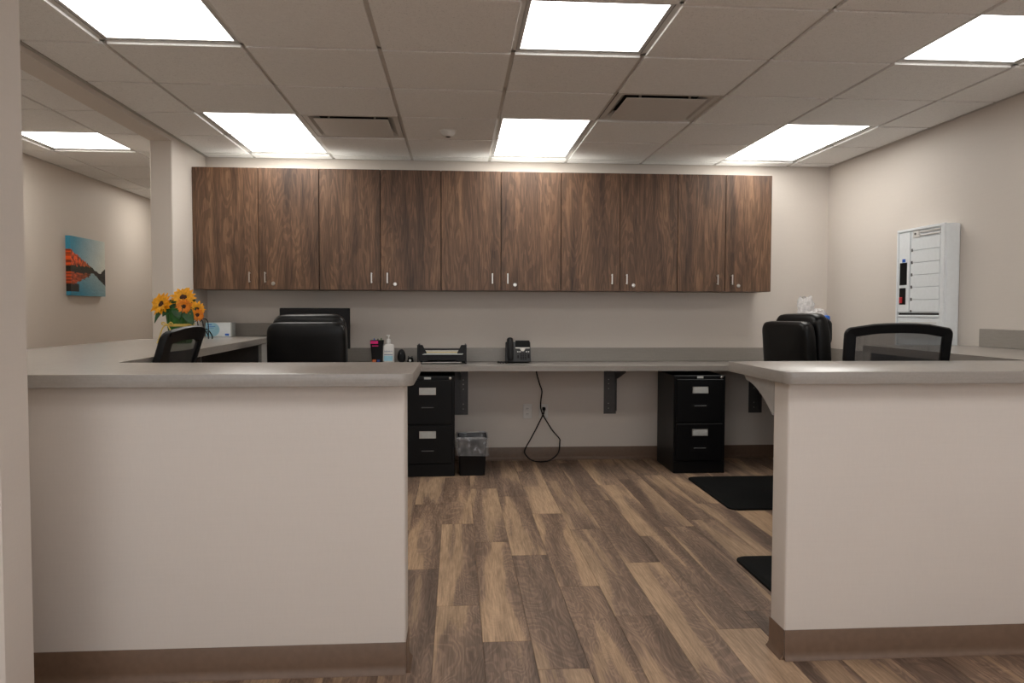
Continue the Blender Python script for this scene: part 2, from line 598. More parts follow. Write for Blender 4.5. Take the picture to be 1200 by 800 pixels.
def tee(a, b, parent, w=.024):
    dx = abs(b[0]-a[0]) > abs(b[1]-a[1])
    lo, hi = (a, b)
    if dx: p, q = (lo[0], lo[1]-w/2, CEIL+.011), (hi[0], lo[1]+w/2, CEIL+.0125)
    else: p, q = (lo[0]-w/2, lo[1], CEIL+.011), (lo[0]+w/2, hi[1], CEIL+.0126)
    box('grid_bar', p, q, M['grid'], parent)
YC0 = GY - 4*T                              # office tiles start here (y = 1.158)
for c, xa, xb in cells(PX1+.018, XR-.018, GX):
    for r, ya, yb in cells(YC0, YB-.018, GY):
        if (c, r) not in taken: tile(xa, xb, ya, yb, ceiling)
for c, xa, xb in cells(PX1, XR, GX):
    if xa > PX1+.01: tee((xa, YC0), (xa, YB), ceiling)
for r, ya, yb in cells(YC0, YB, GY):
    tee((PX1, ya), (XR, ya), ceiling)
for nm, a, b in (('trim_2', (PX1, YB-.02, CEIL+.002), (XR, YB-.0005, CEIL+.006)),
                 ('trim_3', (XR-.02, YC0, CEIL+.002), (XR-.0005, YB-.0205, CEIL+.006)),
                 ('trim_4', (PX1+.0005, 1.2, CEIL+.002), (PX1+.02, YB-.0205, CEIL+.006))):
    struct(box(nm, a, b, M['trimw']))
HX = -3.010
HALL_LIGHTS = [(0, 3, 1), (0, 7, 1), (0, -1, 1)]
htaken = {(c, r) for c, r, n in HALL_LIGHTS}
for c, xa, xb in cells(XL+.018, PX0-.004, HX):
    for r, ya, yb in cells(2.2, YH-.004, GY):
        if (c, r) not in htaken and yb > 3.0: tile(xa, xb, ya, yb, hall_ceiling)
for c, xa, xb in cells(XL, PX0, HX):
    if xa > XL+.01: tee((xa, 2.2), (xa, YH), hall_ceiling)
for r, ya, yb in cells(2.2, YH, GY):
    if ya > 2.3: tee((XL, ya), (PX0, ya), hall_ceiling)
struct(box('trim_5', (XL+.0005, 2.21, CEIL+.002), (XL+.02, YH-.001, CEIL+.006), M['trimw']))

def ceiling_light(x0, y0, n, lens, label, group):
    t = empty('ceiling_light', label, 'ceiling light', (x0+T/2, y0+n*T/2, CEIL), 0, group)
    w, d = T/2-.014, n*T/2-.014
    f = .017
    boxes('frame', [((-w, -d, .0128), (w, -d+f, .024)), ((-w, d-f, .0128), (w, d, .024)),
                    ((-w, -d+f, .0128), (-w+f, d-f, .024)), ((w-f, -d+f, .0128), (w, d-f, .024))], M['fix'], t)
    box('lens', (-w+f, -d+f, .015), (w-f, d-f, .020), lens, t)
    box('housing', (-w, -d, .0243), (w, d, .045), M['fix'], t)
    return t
names = ['long lit ceiling panel above the leftmost cabinets, by the partition',
         'long lit ceiling panel above the middle cabinets, between the two vents',
         'long lit ceiling panel at the back right, near the right wall',
         'lit square ceiling panel cut off at the top left of the photo',
         'lit square ceiling panel at the top middle of the photo',
         'lit square ceiling panel at the top right edge of the photo']
for (c, r, n), nm in zip(OFFICE_LIGHTS, names):
    ceiling_light(GX+c*T, GY+r*T, n, M['lens_office'], nm, 'office ceiling lights')
hn = ['lit square ceiling panel in the hall, seen past the left wall',
      'lit ceiling panel deep in the hall, hidden behind the partition',
      'lit ceiling panel at the near end of the hall, behind the entry wall']
for (c, r, n), nm in zip(HALL_LIGHTS, hn):
    ceiling_light(HX+c*T, GY+r*T, n, M['lens_hall'], nm, 'hall ceiling lights')
# unseen panels added under the lobby ceiling to light the counter fronts
for i, (c, r) in enumerate([(c, r) for r in (-6, -10) for c in (-2, 1, 4)]):
    t = ceiling_light(GX+c*T, GY+r*T, 2, M['lens_added_lobby'], 'added lit lobby ceiling panel, unseen behind the camera, %s row, %s' % (('near', 'far')[i//3], ('left', 'middle', 'right')[i%3]), 'added lobby ceiling lights')
    t.location.z = CEIL-.047

def vent(c, r, label):
    x, y = GX+(c+.5)*T, GY+(r+.5)*T
    t = empty('air_vent', label, 'air vent', (x, y, CEIL), 0, 'square ceiling air diffusers')
    h = T/2-.013
    # sloping collar from the rim up to a dark neck
    bm = bmesh.new()
    rings = []
    for s, z in ((h, .004), (h, .0075), (h-.03, .0075), (h-.06, .03), (h-.075, .046)):
        rings.append([bm.verts.new(p) for p in ((-s,-s,z),(s,-s,z),(s,s,z),(-s,s,z))])
    for a, b in zip(rings, rings[1:]):
        for k in range(4): bm.faces.new((a[k], a[(k+1)%4], b[(k+1)%4], b[k]))
    link('collar', bm, M['grid'], t)
    s = h-.0755
    box('neck', (-s, -s, .0455), (s, s, .047), M['dark'], t)
    p = h-.062
    box('face_plate', (-p, -p, -.001), (p, p, .0025), M['grid'], t, .001)
    for sx in (-1, 1):
        for sy in (-1, 1):
            box('hanger', (sx*p*.62-.006, sy*p*.8-.006, .0026), (sx*p*.62+.006, sy*p*.8+.006, .0454), M['steel'], t)
vent(-1, 2, 'square ceiling diffuser between the left and middle long lights')
vent(2, 1, 'square ceiling diffuser right of the middle long light')

t = empty('smoke_detector', 'small round white detector on a ceiling tile', 'detector', (-.056, 5.16, CEIL))
lathe('base', [(.055, -.006), (.058, -.004), (.058, -.0005), (.05, 0)], M['whitepl'], t)
lathe('head', [(.022, -.038), (.030, -.036), (.047, -.014), (.050, -.0065)], M['whitepl'], t)
lathe('sensor_lens', [(.012, -.041), (.018, -.0385), (.018, -.0381)], M['softpl'], t, seg=16)

# ------------------------------------------------------------------ knee walls
KZ = .968
struct(box('wall_counter_left', (-2.10, 2.552, 0), (-.170, 2.680, KZ), M['wall'], bev=.008, seg=3))
struct(box('wall_counter_return', (-2.10, 2.6805, 0), (-1.985, 5.489, KZ), M['wall']))
struct(box('wall_counter_right', (1.137, 2.562, 0), (XR-.0005, 2.684, KZ), M['wall'], bev=.008, seg=3))
for o_, in ((0,),): pass
cove('baseboard_counter_left', (-2.1, 2.5515), (-.170, 2.5515), (0, -1))
cove('baseboard_counter_left_end', (-.1695, 2.552), (-.1695, 2.68), (1, 0))
cove('baseboard_counter_right', (1.137, 2.5615), (XR-.02, 2.5615), (0, -1))
cove('baseboard_counter_right_end', (1.1365, 2.562), (1.1365, 2.684), (-1, 0))

# ------------------------------------------------------------------ left reception counter
CT, TH = 1.011, .041
t = empty('reception_counter', 'taupe laminate counter running along the front left and back to the wall', 'counter', (-.15, 2.6, 0))
def rel(pts, o): return [(x-o[0], y-o[1]) for x, y in pts]
LO = (-.15, 2.6)
pts = [(-2.19, 2.468), (-.140, 2.468), (-.140, 3.026), (-1.288, 3.026), (-1.392, 5.86), (-1.392, YB-.0006), (PX1+.0006, YB-.0006), (PX1+.0006, 5.488), (-2.19, 5.488)]
prism('worktop', rounded(rel(pts, LO), {1: .045, 3: .01}), CT-TH, CT, M['top'], t, bev=.002, seg=2)
box('backsplash', (PX1+.001-LO[0], YB-.019-LO[1], CT), (-1.392-LO[0], YB-.0006-LO[1], CT+.100), M['top'], t, .002)
box('end_panel', (-1.412-LO[0], 5.62-LO[1], .002), (-1.393-LO[0], YB-.02-LO[1], CT-TH), M['greylam'], t)
box('support_panel', (-1.97-LO[0], 4.2-LO[1], .002), (-1.36-LO[0], 4.219-LO[1], CT-TH), M['darkpanel'], t)
box('apron', (-1.975-LO[0], 5.60-LO[1], .80), (-1.413-LO[0], 5.619-LO[1], CT-TH), M['darkpanel'], t)

# ------------------------------------------------------------------ right transaction counter
RO = (1.4, 2.6)
t = empty('transaction_counter', 'taupe laminate counter on the front right wall, corner rounded', 'counter', (RO[0], RO[1], 0))
pts = [(1.096, 2.482), (XR-.0006, 2.482), (XR-.0006, 4.47), (2.44, 4.47), (2.375, 3.035), (1.096, 3.035)]
prism('worktop', rounded(rel(pts, RO), {0: .035}), CT-TH, CT, M['top'], t, bev=.002, seg=2)
box('backsplash', (XR-.019-RO[0], 2.5-RO[1], CT), (XR-.0006-RO[0], 4.30-RO[1], CT+.104), M['top'], t, .002)
# curved corbel under the inner edge
q = [(2.6845, CT-TH), (2.6845, .84)]
for k in range(13):
    a = k/12
    # concave near the wall, straightening towards the tip
    y = 2.6845 + .012 + (2.975-2.6965)*a
    z = .84 + (.945-.84)*(1-(1-a)**1.9) if a < 1 else .962
    q.append((y, z))
q += [(2.985, .962), (2.985, CT-TH)]
prism('corbel', [(a-RO[1], b) for a, b in q], 1.138-RO[0], 1.160-RO[0], M['greylam'], t, axis='x')
box('end_panel', (2.46-RO[0], 4.40-RO[1], .002), (XR-.02-RO[0], 4.419-RO[1], CT-TH), M['darkpanel'], t)
box('support_panel', (2.60-RO[0], 2.69-RO[1], .3), (2.62-RO[0], 4.38-RO[1], CT-TH), M['darkpanel'], t)

# ------------------------------------------------------------------ long back desk
DZ, DT = .806, .038
t = empty('back_desk', 'long low taupe work surface along the back wall under the cabinets', 'desk', (.8, 6.0, 0))
DO = (.8, 6.0)
pts = [(-1.3915, 5.65), (2.42, 5.62), (2.42, 4.49), (XR-.0006, 4.49), (XR-.0006, YB-.0006), (-1.3915, YB-.0006)]
prism('worktop', rel(pts, DO), DZ-DT, DZ, M['top'], t, bev=.002, seg=2)
box('backsplash', (-1.391-DO[0], YB-.019-DO[1], DZ), (XR-.02-DO[0], YB-.0006-DO[1], DZ+.108), M['top'], t, .002)
box('side_splash', (XR-.019-DO[0], 4.50-DO[1], DZ), (XR-.0006-DO[0], YB-.02-DO[1], DZ+.108), M['top'], t, .002)
def desk_bracket(x0, x1, web):
    b = bmesh.new()
    ox, oy = DO
    add_box(b, (x0-ox, YB-.0055-oy, .374), (x1-ox, YB-.0006-oy, DZ-DT-.0005))          # wall plate
    add_box(b, (x0-ox, 5.80-oy, DZ-DT-.006), (x1-ox, YB-.006-oy, DZ-DT-.0005))          # top plate
    w0 = web
    add_prism(b, [(YB-.006-oy, .40), (YB-.035-oy, .40), (YB-.035-oy, .66), (5.84-oy, DZ-DT-.03), (5.84-oy, DZ-DT-.0062), (YB-.006-oy, DZ-DT-.0062)], w0-ox, w0+.008-ox, 'x')
    o = link('bracket', b, M['grey'], t)
    for z in (.42, .46, .58, .62, .655):
        lathe('screw', [(.0035, 0), (.0035, -.002)], M['steel'], o, (((x0+x1)/2+.022 if web < (x0+x1)/2 else (x0+x1)/2-.012)-ox, YB-.0056-oy, z), 8, 'y')
    return o
desk_bracket(-.029, .091, .030)
desk_bracket(1.199, 1.300, 1.292)
desk_bracket(2.413, 2.525, 2.50)

# ------------------------------------------------------------------ wall cabinets
CX = [-1.921, -1.470, -1.026, -.571, -.117, .336, .797, 1.253, 1.704, 2.082, 2.45]
CB, CTOP, CF = 1.366, 2.268, 5.87
cl = ['walnut two-door wall cabinet at the left end, above the sunflowers',
      'walnut two-door wall cabinet second from left, above the monitor',
      'walnut two-door wall cabinet in the middle, above the letter tray',
      'walnut two-door wall cabinet right of the middle, its left door above the desk phone',
      'narrowest walnut two-door wall cabinet at the right end of the row']
def handle(parent, x, z, h=.078):
    b = bmesh.new()
    add_box(b, (x-.0048, -.030, z), (x+.0048, -.024, z+h), .0015)
    for zz in (z+.004, z+h-.011): add_box(b, (x-.0035, -.0242, zz), (x+.0035, -.0002, zz+.007))
    o = link('handle', b, M['steel'], parent)
    return o
for i in range(5):
    xa, xm, xb = CX[2*i], CX[2*i+1], CX[2*i+2]
    t = empty('wall_cabinet', cl[i], 'cabinet', ((xa+xb)/2, YB-.0008, CB), 0, 'walnut wall cabinets')
    cx = (xa+xb)/2
    dpt = YB-.0008-CF
    H = CTOP-CB
    box('body', (xa-cx+.0006, -dpt+.0215, 0), (xb-cx-.0006, 0, H), M['wood'], t)
    box('added_bounce_panel', (xa-cx+.001, -dpt+.022, H+.0003), (xb-cx-.001, -.001, H+.004), M['whitepl'], t)  # white sheet added to bounce lamp light up onto the ceiling
    for s, (a, b) in enumerate(((xa, xm), (xm, xb))):
        w = (b-a)/2-(.0036 if i in (1, 2) else .0023)
        bm = bmesh.new()
        add_box(bm, (-w, 0, .001), (w, .019, H-.001), .0012)
        d = link('door', bm, M['wood'], t, loc=((a+b)/2-cx, -dpt, 0))
        hx = w-.062 if s == 0 else -w+.048
        handle(d, hx, .052)
        if s == 1:
            lathe('lock', [(.014, 0), (.015, -.004), (.012, -.010), (.006, -.0105)], M['steel'], d, (hx+.056, 0, .045), 16, 'y')
    if i == 0:
        box('filler', (PX1+.001-cx, -dpt+.012, 0), (xa-cx, -dpt+.03, H), M['wood'], t)

# ------------------------------------------------------------------ filing cabinets
def filing_cabinet(x0, label):
    W, D, H = .392, .47, .735
    t = empty('filing_cabinet', label, 'filing cabinet', (x0+W/2, 5.615+D/2, 0), 0, 'black two-drawer filing cabinets')
    f = -D/2
    box('body', (-W/2, f+.004, .001), (W/2, D/2, H), M['black'], t, .003)
    box('plinth', (-W/2+.004, f-.004, .002), (W/2-.004, f+.0035, .092), M['black'], t, .002)
    for z0, z1 in ((.100, .375), (.385, H-.028)):
        d = box('drawer', (-W/2+.020, f-.014, z0), (W/2-.020, f+.0035, z1), M['black'], t, .003)
        zc = z1-.065 if z0 < .2 else z1-.080
        boxes('label_holder', [((-.060, f-.0185, zc-.026), (.060, f-.0142, zc+.026))], M['steel'], d)
        box('label_card', (-.056, f-.0195, zc-.022), (.056, f-.0186, zc+.022), M['card'], d)
        zh = zc-.118
        box('handle_recess', (-.065, f-.0150, zh-.022), (.065, f-.0142, zh+.016), M['softpl'], d)
        box('pull', (-.045, f-.022, zh-.004), (.045, f-.0151, zh+.003), M['grey'], d, .002)
    box('top_rail', (-W/2+.01, f-.006, H-.026), (W/2-.01, f+.0035, H-.002), M['black'], t, .002)
    box('badge', (-.024, f-.0085, H-.022), (.024, f-.0062, H-.006), M['card'], t, .001)
    lathe('lock', [(.010, 0), (.010, -.004), (.007, -.006)], M['steel'], t, (W/2-.032, f-.0062, H-.014), 14, 'y')
filing_cabinet(-.407, 'black two-drawer filing cabinet beside the small waste bin')
filing_cabinet(1.615, 'black two-drawer filing cabinet near the floor mats, its left side showing')

# ------------------------------------------------------------------ waste bin
t = empty('waste_bin', 'small black waste bin with a clear liner folded over its rim', 'waste bin', (.114, 5.755, 0))
def rrect(w, d, r, n=5):
    return rounded([(-w/2, -d/2), (w/2, -d/2), (w/2, d/2), (-w/2, d/2)], {0: r, 1: r, 2: r, 3: r}, n)
def loft(name, secs, mat, parent, wob=0, capb=True, rseed=0):
    bm = bmesh.new(); rings = []
    for (w, d, r, z) in secs:
        ring = []
        for i, (x, y) in enumerate(rrect(w, d, r)):
            if wob and z > secs[0][3]-9:
                q = noise.noise(Vector((x*22+rseed, y*22, z*26)))*wob
                ring.append(bm.verts.new((x*(1+q*6), y*(1+q*6), z+q)))
            else: ring.append(bm.verts.new((x, y, z)))
        rings.append(ring)
    n = len(rings[0])
    for a, b in zip(rings, rings[1:]):
        for k in range(n): bm.faces.new((a[k], a[(k+1) % n], b[(k+1) % n], b[k]))
    if capb: bm.faces.new(rings[0][::-1])
    return smooth_by_angle(link(name, bm, mat, parent), 50)
loft('bin_body', [(.185, .255, .02, .001), (.218, .285, .025, .265), (.226, .293, .025, .268), (.226, .293, .025, .276), (.214, .281, .024, .276), (.182, .25, .02, .01)], M['blackpl'], t)
loft('liner', [(.206, .270, .024, .20), (.212, .278, .024, .268), (.224, .290, .026, .286), (.236, .303, .03, .284), (.246, .312, .03, .262), (.238, .304, .03, .235), (.248, .312, .03, .205), (.240, .306, .03, .178), (.246, .31, .03, .150)], M['liner'], t, wob=.010, capb=False)

# ------------------------------------------------------------------ outlets and cord
def outlet(x, label, plug=False):
    t = empty('wall_outlet', label, 'outlet', (x, YB-.0006, .399))
    box('cover_plate', (-.037, -.006, -.059), (.037, 0, .059), M['whitepl'], t, .003)
    for s in (-1, 1):
        o = lathe('socket', [(.0165, -.0062), (.0165, -.0085), (.015, -.009)], M['whitepl'], t, (0, 0, s*.0215), 16, 'y')
        boxes('slots', [((-.007, -.0096, s*.0215-.004), (-.0045, -.0091, s*.0215+.005)), ((.0045, -.0096, s*.0215-.004), (.007, -.0091, s*.0215+.005))], M['softpl'], o)
outlet(.573, 'white wall outlet with nothing plugged in')
outlet(.705, 'white wall outlet with a black cord plugged in')
cp = [(.627, 5.98, .761), (.627, 6.02, .728), (.660, 6.09, .63), (.683, 6.13, .57), (.678, 6.15, .50), (.676, 6.15, .432), (.697, 6.15, .37), (.735, 6.15, .305), (.774, 6.15, .245), (.826, 6.14, .185), (.829, 6.13, .155),
      (.816, 6.12, .072), (.754, 6.11, .017), (.70, 6.10, .0062), (.65, 6.10, .0062), (.60, 6.11, .016), (.567, 6.13, .04), (.546, 6.15, .085), (.594, 6.15, .178), (.63, 6.15, .245), (.665, 6.15, .315), (.695, 6.155, .375), (.705, 6.16, .405), (.705, 6.166, .420)]
t = empty('power_cord', 'thin black cord looping from the desk down to the floor and outlet', 'cord', (.70, 6.10, 0))
o = tube('cable', [(p.x-.70, p.y-6.10, p.z) for p in smooth_path(cp, 5)], .0052, M['softpl'], t, 8)
box('plug', (-.008, 6.164-6.10, .408), (.018, 6.192-6.10, .434), M['softpl'], t, .004)

# ------------------------------------------------------------------ floor mats
def floor_mat(x0, y0, x1, y1, label):
    p = rrect(x1-x0, y1-y0, .05, 6)
    o = prism('floor_mat', p, 0.0005, .012, M['mat'], None, bev=.004, seg=2)
    o.location = ((x0+x1)/2, (y0+y1)/2, 0)
    tag(o, label, 'mat', 'black floor mats')
floor_mat(1.665, 4.535, 2.85, 5.445, 'black rubber floor mat in front of the right filing cabinet')
floor_mat(1.355, 2.74, 2.50, 3.645, 'black rubber floor mat just behind the right front counter, nearest the camera')

# ------------------------------------------------------------------ chairs
def star_base(t, seat_z):
    lathe('gas_column', [(.026, .06), (.026, .26), (.018, .27), (.018, seat_z-.02)], M['blackpl'], t, seg=16)
    b = bmesh.new()
    for k in range(5):
        a = 2*math.pi*k/5+.3
        d = Vector((math.cos(a), math.sin(a), 0))
        add_tube(b, [d*.02+Vector((0, 0, .085)), d*.16+Vector((0, 0, .080)), d*.285+Vector((0, 0, .066))], [.024, .02, .014], 8)
    smooth_by_angle(link('star_base', b, M['blackpl'], t), 60)
    for k in range(5):
        a = 2*math.pi*k/5+.3
        c = lathe('caster', [(.012, -.012), (.026, -.010), (.026, .010), (.012, .012)], M['softpl'], t, (0, 0, 0), 16, 'x')
        c.location = (.285*math.cos(a), .285*math.sin(a), .0275)
        c.rotation_euler = (0, 0, a+1.2)

def mesh_chair(loc, rot, top, w, label, recline=.16, mesh_drop=.40, barw=.046, pad=.58):
    """local +Y is the direction the sitter faces; the back stands at y = -.22"""
    t = empty('mesh_chair', label, 'office chair', loc, rot, 'mesh-backed office chairs')
    seat = pillow_bm(.49, .47, .075, .4, .4)
    for v in seat.verts: v.co = Vector((v.co.x, v.co.y, v.co.z))
    o = link('seat', seat, M['softpl'], t, True); o.location = (0, .02, .47)
    star_base(t, .45)
    H = .56
    def bk(u, v, y=0.0):          # u across -1..1, v up 0..1
        z = top-H+v*H
        lean = recline*(v-.15)*H
        curve = .035*(u*u)
        return Vector((u*w/2, -.235-lean+curve+y, z))
    # closed frame: flat-section loop with generous corners
    loop = []
    def corner(u0, v0, ru, rv, a0, a1, n=6):
        for k in range(n+1):
            a = a0+(a1-a0)*k/n
            loop.append((u0+ru*math.cos(a), v0+rv*math.sin(a)))
    corner(.86, .90, .14, .065, 0, math.pi/2)
    for u in (.5, .25, 0, -.25, -.5): loop.append((u, .965+.035*(1-u*u)))
    corner(-.86, .90, .14, .065, math.pi/2, math.pi)
    for v in (.7, .45, .25): loop.append((-1+.06*(.86-v), v))
    corner(-.74, .12, .20, .12, math.pi, 1.5*math.pi)
    for u in (-.3, .3): loop.append((u, 0))
    corner(.74, .12, .20, .12, 1.5*math.pi, 2*math.pi)
    for v in (.25, .45, .7): loop.append((1-.06*(.86-v), v))
    b = bmesh.new()
    n = len(loop)
    cu, cv = 0, .5
    rings = []
    for i, (u, v) in enumerate(loop):
        d = Vector((loop[(i+1) % n][0]-loop[i-1][0], (loop[(i+1) % n][1]-loop[i-1][1])*H/(w/2)))
        nrm = Vector((-d.y, d.x)).normalized()          # inward, in metric units
        iu = u + nrm.x*barw/(w/2); iv = v + nrm.y*barw/H
        e = .012
        mo = .25
        ou, ov = u+nrm.x*e*.5/(w/2), v+nrm.y*e*.5/H
        rings.append([b.verts.new(bk(ou, ov, -.016)), b.verts.new(bk(u, v, -.006)), b.verts.new(bk(u, v, .008)), b.verts.new(bk(ou, ov, .016)),
                      b.verts.new(bk(iu, iv, .012)), b.verts.new(bk(iu, iv, -.010))])
    for i in range(n):
        a, c = rings[i], rings[(i+1) % n]
        for k in range(6): b.faces.new((a[k], a[(k+1) % 6], c[(k+1) % 6], c[k]))
    smooth_by_angle(link('back_frame', b, M['blackpl'], t), 50)
    # mesh panel inside the frame
    b = bmesh.new()
    g = []
    nu, nv = 10, 12
    iu, iv = 1-barw/(w/2)*.8, barw/H*.8
    for j in range(nv+1):
        v = iv + (1-2*iv)*j/nv
        g.append([b.verts.new(bk(-iu+2*iu*i/nu, v+(.02*(1-(2*i/nu-1)**2) if j == nv else 0), .001)) for i in range(nu+1)])
    for j in range(nv):
        for i in range(nu): b.faces.new((g[j][i], g[j][i+1], g[j+1][i+1], g[j+1][i]))
    link('back_mesh', b, M['mesh'], t, True)
    b = bmesh.new()
    g2 = [[b.verts.new(bk(-.82+1.64*i/8, .10+(pad-.10)*j/6, .006)) for i in range(9)] for j in range(7)]
    g3 = [[b.verts.new(bk(-.82+1.64*i/8, .10+(pad-.10)*j/6, .020)) for i in range(9)] for j in range(7)]
    for j in range(6):
        for i in range(8):
            b.faces.new((g2[j][i], g2[j][i+1], g2[j+1][i+1], g2[j+1][i])); b.faces.new((g3[j+1][i], g3[j+1][i+1], g3[j][i+1], g3[j][i]))
    for i in range(8):
        b.faces.new((g2[0][i+1], g2[0][i], g3[0][i], g3[0][i+1])); b.faces.new((g2[6][i], g2[6][i+1], g3[6][i+1], g3[6][i]))
    for j in range(6):
        b.faces.new((g2[j][0], g2[j+1][0], g3[j+1][0], g3[j][0])); b.faces.new((g2[j+1][8], g2[j][8], g3[j][8], g3[j+1][8]))
    smooth_by_angle(link('lumbar_pad', b, M['softpl'], t), 50)
    # lower back brace joining back to seat
    tube('back_support', smooth_path([(0, .0, .43), (0, -.2, .43), tuple(bk(0, .0, -.02)), tuple(bk(0, .25, -.03))], 5), .022, M['blackpl'], t, 8)
    return t

def leather_chair(loc, rot, label):
    t = empty('leather_chair', label, 'office chair', loc, rot, 'black leather office chairs')
    top = 1.19
    seat = link('seat_cushion', pillow_bm(.52, .50, .13, .45, .4, wob=.004), M['leather'], t, True); seat.location = (0, .03, .48)
    star_base(t, .45)
    # rear shell, standing at y=-.27
    o = link('back_shell', pillow_bm(.495, .095, .60, .38, .22, 40, 16, wob=.003), M['leather'], t, True)
    o.location = (0, -.285, top-.050-.30); o.rotation_euler = (math.radians(5), 0, 0)
    o = link('back_cushion', pillow_bm(.475, .12, .62, .45, .28, 40, 16, wob=.007), M['leather'], t, True)
    o.location = (.0, -.185, top-.31); o.rotation_euler = (math.radians(5), 0, 0)
    o = link('headrest', pillow_bm(.44, .10, .20, .55, .45, 32, 14, wob=.012), M['leather'], t, True)
    o.location = (0, -.160, top-.115); o.rotation_euler = (math.radians(5), 0, 0)
    for s in (-1, 1):
        tube('armrest', smooth_path([(s*.27, -.22, .62), (s*.285, -.12, .70), (s*.285, .08, .69), (s*.275, .17, .60), (s*.25, .16, .46)], 5), .024, M['blackpl'], t, 8)
    return t
leather_chair((-.948, 5.265, 0), 0.0, 'black leather chair in front of the monitor at the back desk')
leather_chair((2.42, 4.86, .012), math.radians(-80), 'black leather chair in the back right corner, turned to the right')
mesh_chair((2.055, 3.66, .012), math.radians(-9), 1.150, .475, 'black mesh-back chair behind the right front counter', recline=.2)
mesh_chair((-1.575, 3.60, 0), math.radians(88), 1.142, .45, 'black mesh-back chair by the left counter, below the sunflowers', recline=.32, barw=.062, pad=.80)

# ------------------------------------------------------------------ monitor
t = empty('monitor', 'black computer monitor on the back desk behind the leather chair', 'monitor', (-1.07, 5.93, DZ))
box('screen_panel', (-.262, -.012, .115), (.262, .012, .424), M['monit'], t, .004)
box('rear_housing', (-.15, .0122, .17), (.15, .045, .36), M['monit'], t, .01)
box('stand_neck', (-.03, .046, .012), (.03, .066, .27), M['blackpl'], t, .004)
box('stand_foot', (-.12, -.06, .0006), (.12, .10, .0118), M['blackpl'], t, .003)

# ------------------------------------------------------------------ things on the back desk
t = empty('pen_cup', 'black cup with magenta and orange prints beside the pump bottle', 'cup', (-.615, 6.03, DZ+.0003))
loft('cup_body', [(.074, .06, .010, 0), (.100, .08, .012, .165), (.104, .084, .012, .172), (.104, .084, .012, .176), (.096, .076, .01, .176), (.07, .056, .01, .008)], M['blackpl'], t)
for nm, a, b, m in (('magenta_print', (-.047, -.0425, .150), (.010, -.0415, .172), 'pink'), ('lower_magenta_print', (-.036, -.0405, .130), (.012, -.0395, .137), 'pink'),
                    ('orange_print', (-.034, -.0325, .008), (-.006, -.0315, .028), 'orange'), ('navy_print', (.002, -.0325, .010), (.022, -.0315, .026), 'navy')):
    box(nm, a, b, M[m], t)
for x, y, h, m in ((-.02, .01, .19, 'blue'), (.005, .0, .188, 'softpl'), (.025, .015, .192, 'green')):
    tube('pen', [(x, y, .012), (x*1.2, y, h)], .004, M[m], t, 6)

t = empty('pump_bottle', 'white pump bottle with pale blue label on the back desk', 'bottle', (-.528, 6.03, DZ+.0003))
loft('bottle_body', [(.080, .045, .012, 0), (.088, .05, .014, .006), (.088, .05, .014, .128), (.078, .044, .014, .142), (.03, .03, .012, .148), (.03, .03, .012, .15)], M['whitepl'], t)
lathe('pump_collar', [(.017, .1502), (.0175, .178), (.012, .186)], M['whitepl'], t, seg=18)
lathe('pump_stem', [(.005, .1862), (.005, .206)], M['whitepl'], t, seg=10)
box('pump_head', (-.016, -.007, .2062), (.010, .007, .217), M['whitepl'], t, .003, 2)
box('blue_label', (-.034, -.0268, .016), (.034, -.0258, .056), M['bluelite'], t)
text_part('lettering', 'Lubriderm', .0145, (0, -.0262, .092), (math.pi/2, 0, 0), M['navy'], t)
box('print_line', (-.033, -.0268, .062), (.033, -.0258, .066), M['navy'], t)

t = empty('computer_mouse', 'black computer mouse stood on end beside the pump bottle', 'mouse', (-.430, 6.06, DZ+.0003))
bm = pillow_bm(.066, .04, .105, .8, .75, 24, 12)
for v in bm.verts:
    v.co.z += .0525; v.co.x *= 1.0-.25*max(0, v.co.z-.05)/.05
    v.co.z = max(v.co.z, .0005)
link('mouse_body', bm, M['blackpl'], t, True)
o = lathe('scroll_wheel', [(.008, -.002), (.008, .002)], M['grey'], t, (-.004, -.017, .072), 12, 'x')
t = empty('desk_speaker', 'tiny black desk gadget with a bright white dot beside the mouse', 'gadget', (-.362, 6.06, DZ+.0003))
lathe('gadget_body', [(.030, 0), (.030, .006), (.022, .022), (.020, .036), (.012, .042)], M['blackpl'], t, seg=18)
boxes('clip', [((-.018, -.006, .0421), (-.010, .006, .050)), ((.010, -.006, .0421), (.018, .006, .050))], M['blackpl'], t)
lathe('white_dot', [(.010, -.030), (.008, -.032)], M['whitepl'], t, (0, 0, .018), 14, 'y')

t = empty('letter_tray', 'black two-tier letter tray of papers on the back desk', 'letter tray', (-.112, 6.0, DZ+.0003))
prof = [(-.13, 0), (.13, 0), (.13, .14), (.085, .14), (-.02, .055), (-.13, .04)]
for s in (-1, 1):
    prism('side', [(y, z) for y, z in ((-.12, 0), (.14, 0), (.14, .145), (-.115, .145), (-.12, .13))], s*.182-.006, s*.182+.006, M['blackpl'], t, 'x', bev=.002)
    # sloping inner wing seen from the front
    prism('wing', [(s*.176, .145), (s*.147, .145), (s*.118, .090), (s*.110, .020), (s*.176, .020)], -.112, -.108, M['blackpl'], t, 'y')
box('lower_shelf', (-.175, -.11, .004), (.175, .13, .008), M['blackpl'], t)
box('upper_shelf', (-.175, -.105, .066), (.175, .13, .070), M['blackpl'], t)
box('rear_panel', (-.175, .131, .010), (.175, .135, .105), M['blackpl'], t)
box('front_lip', (-.110, -.1165, .030), (.110, -.1125, .064), M['blackpl'], t, .001)
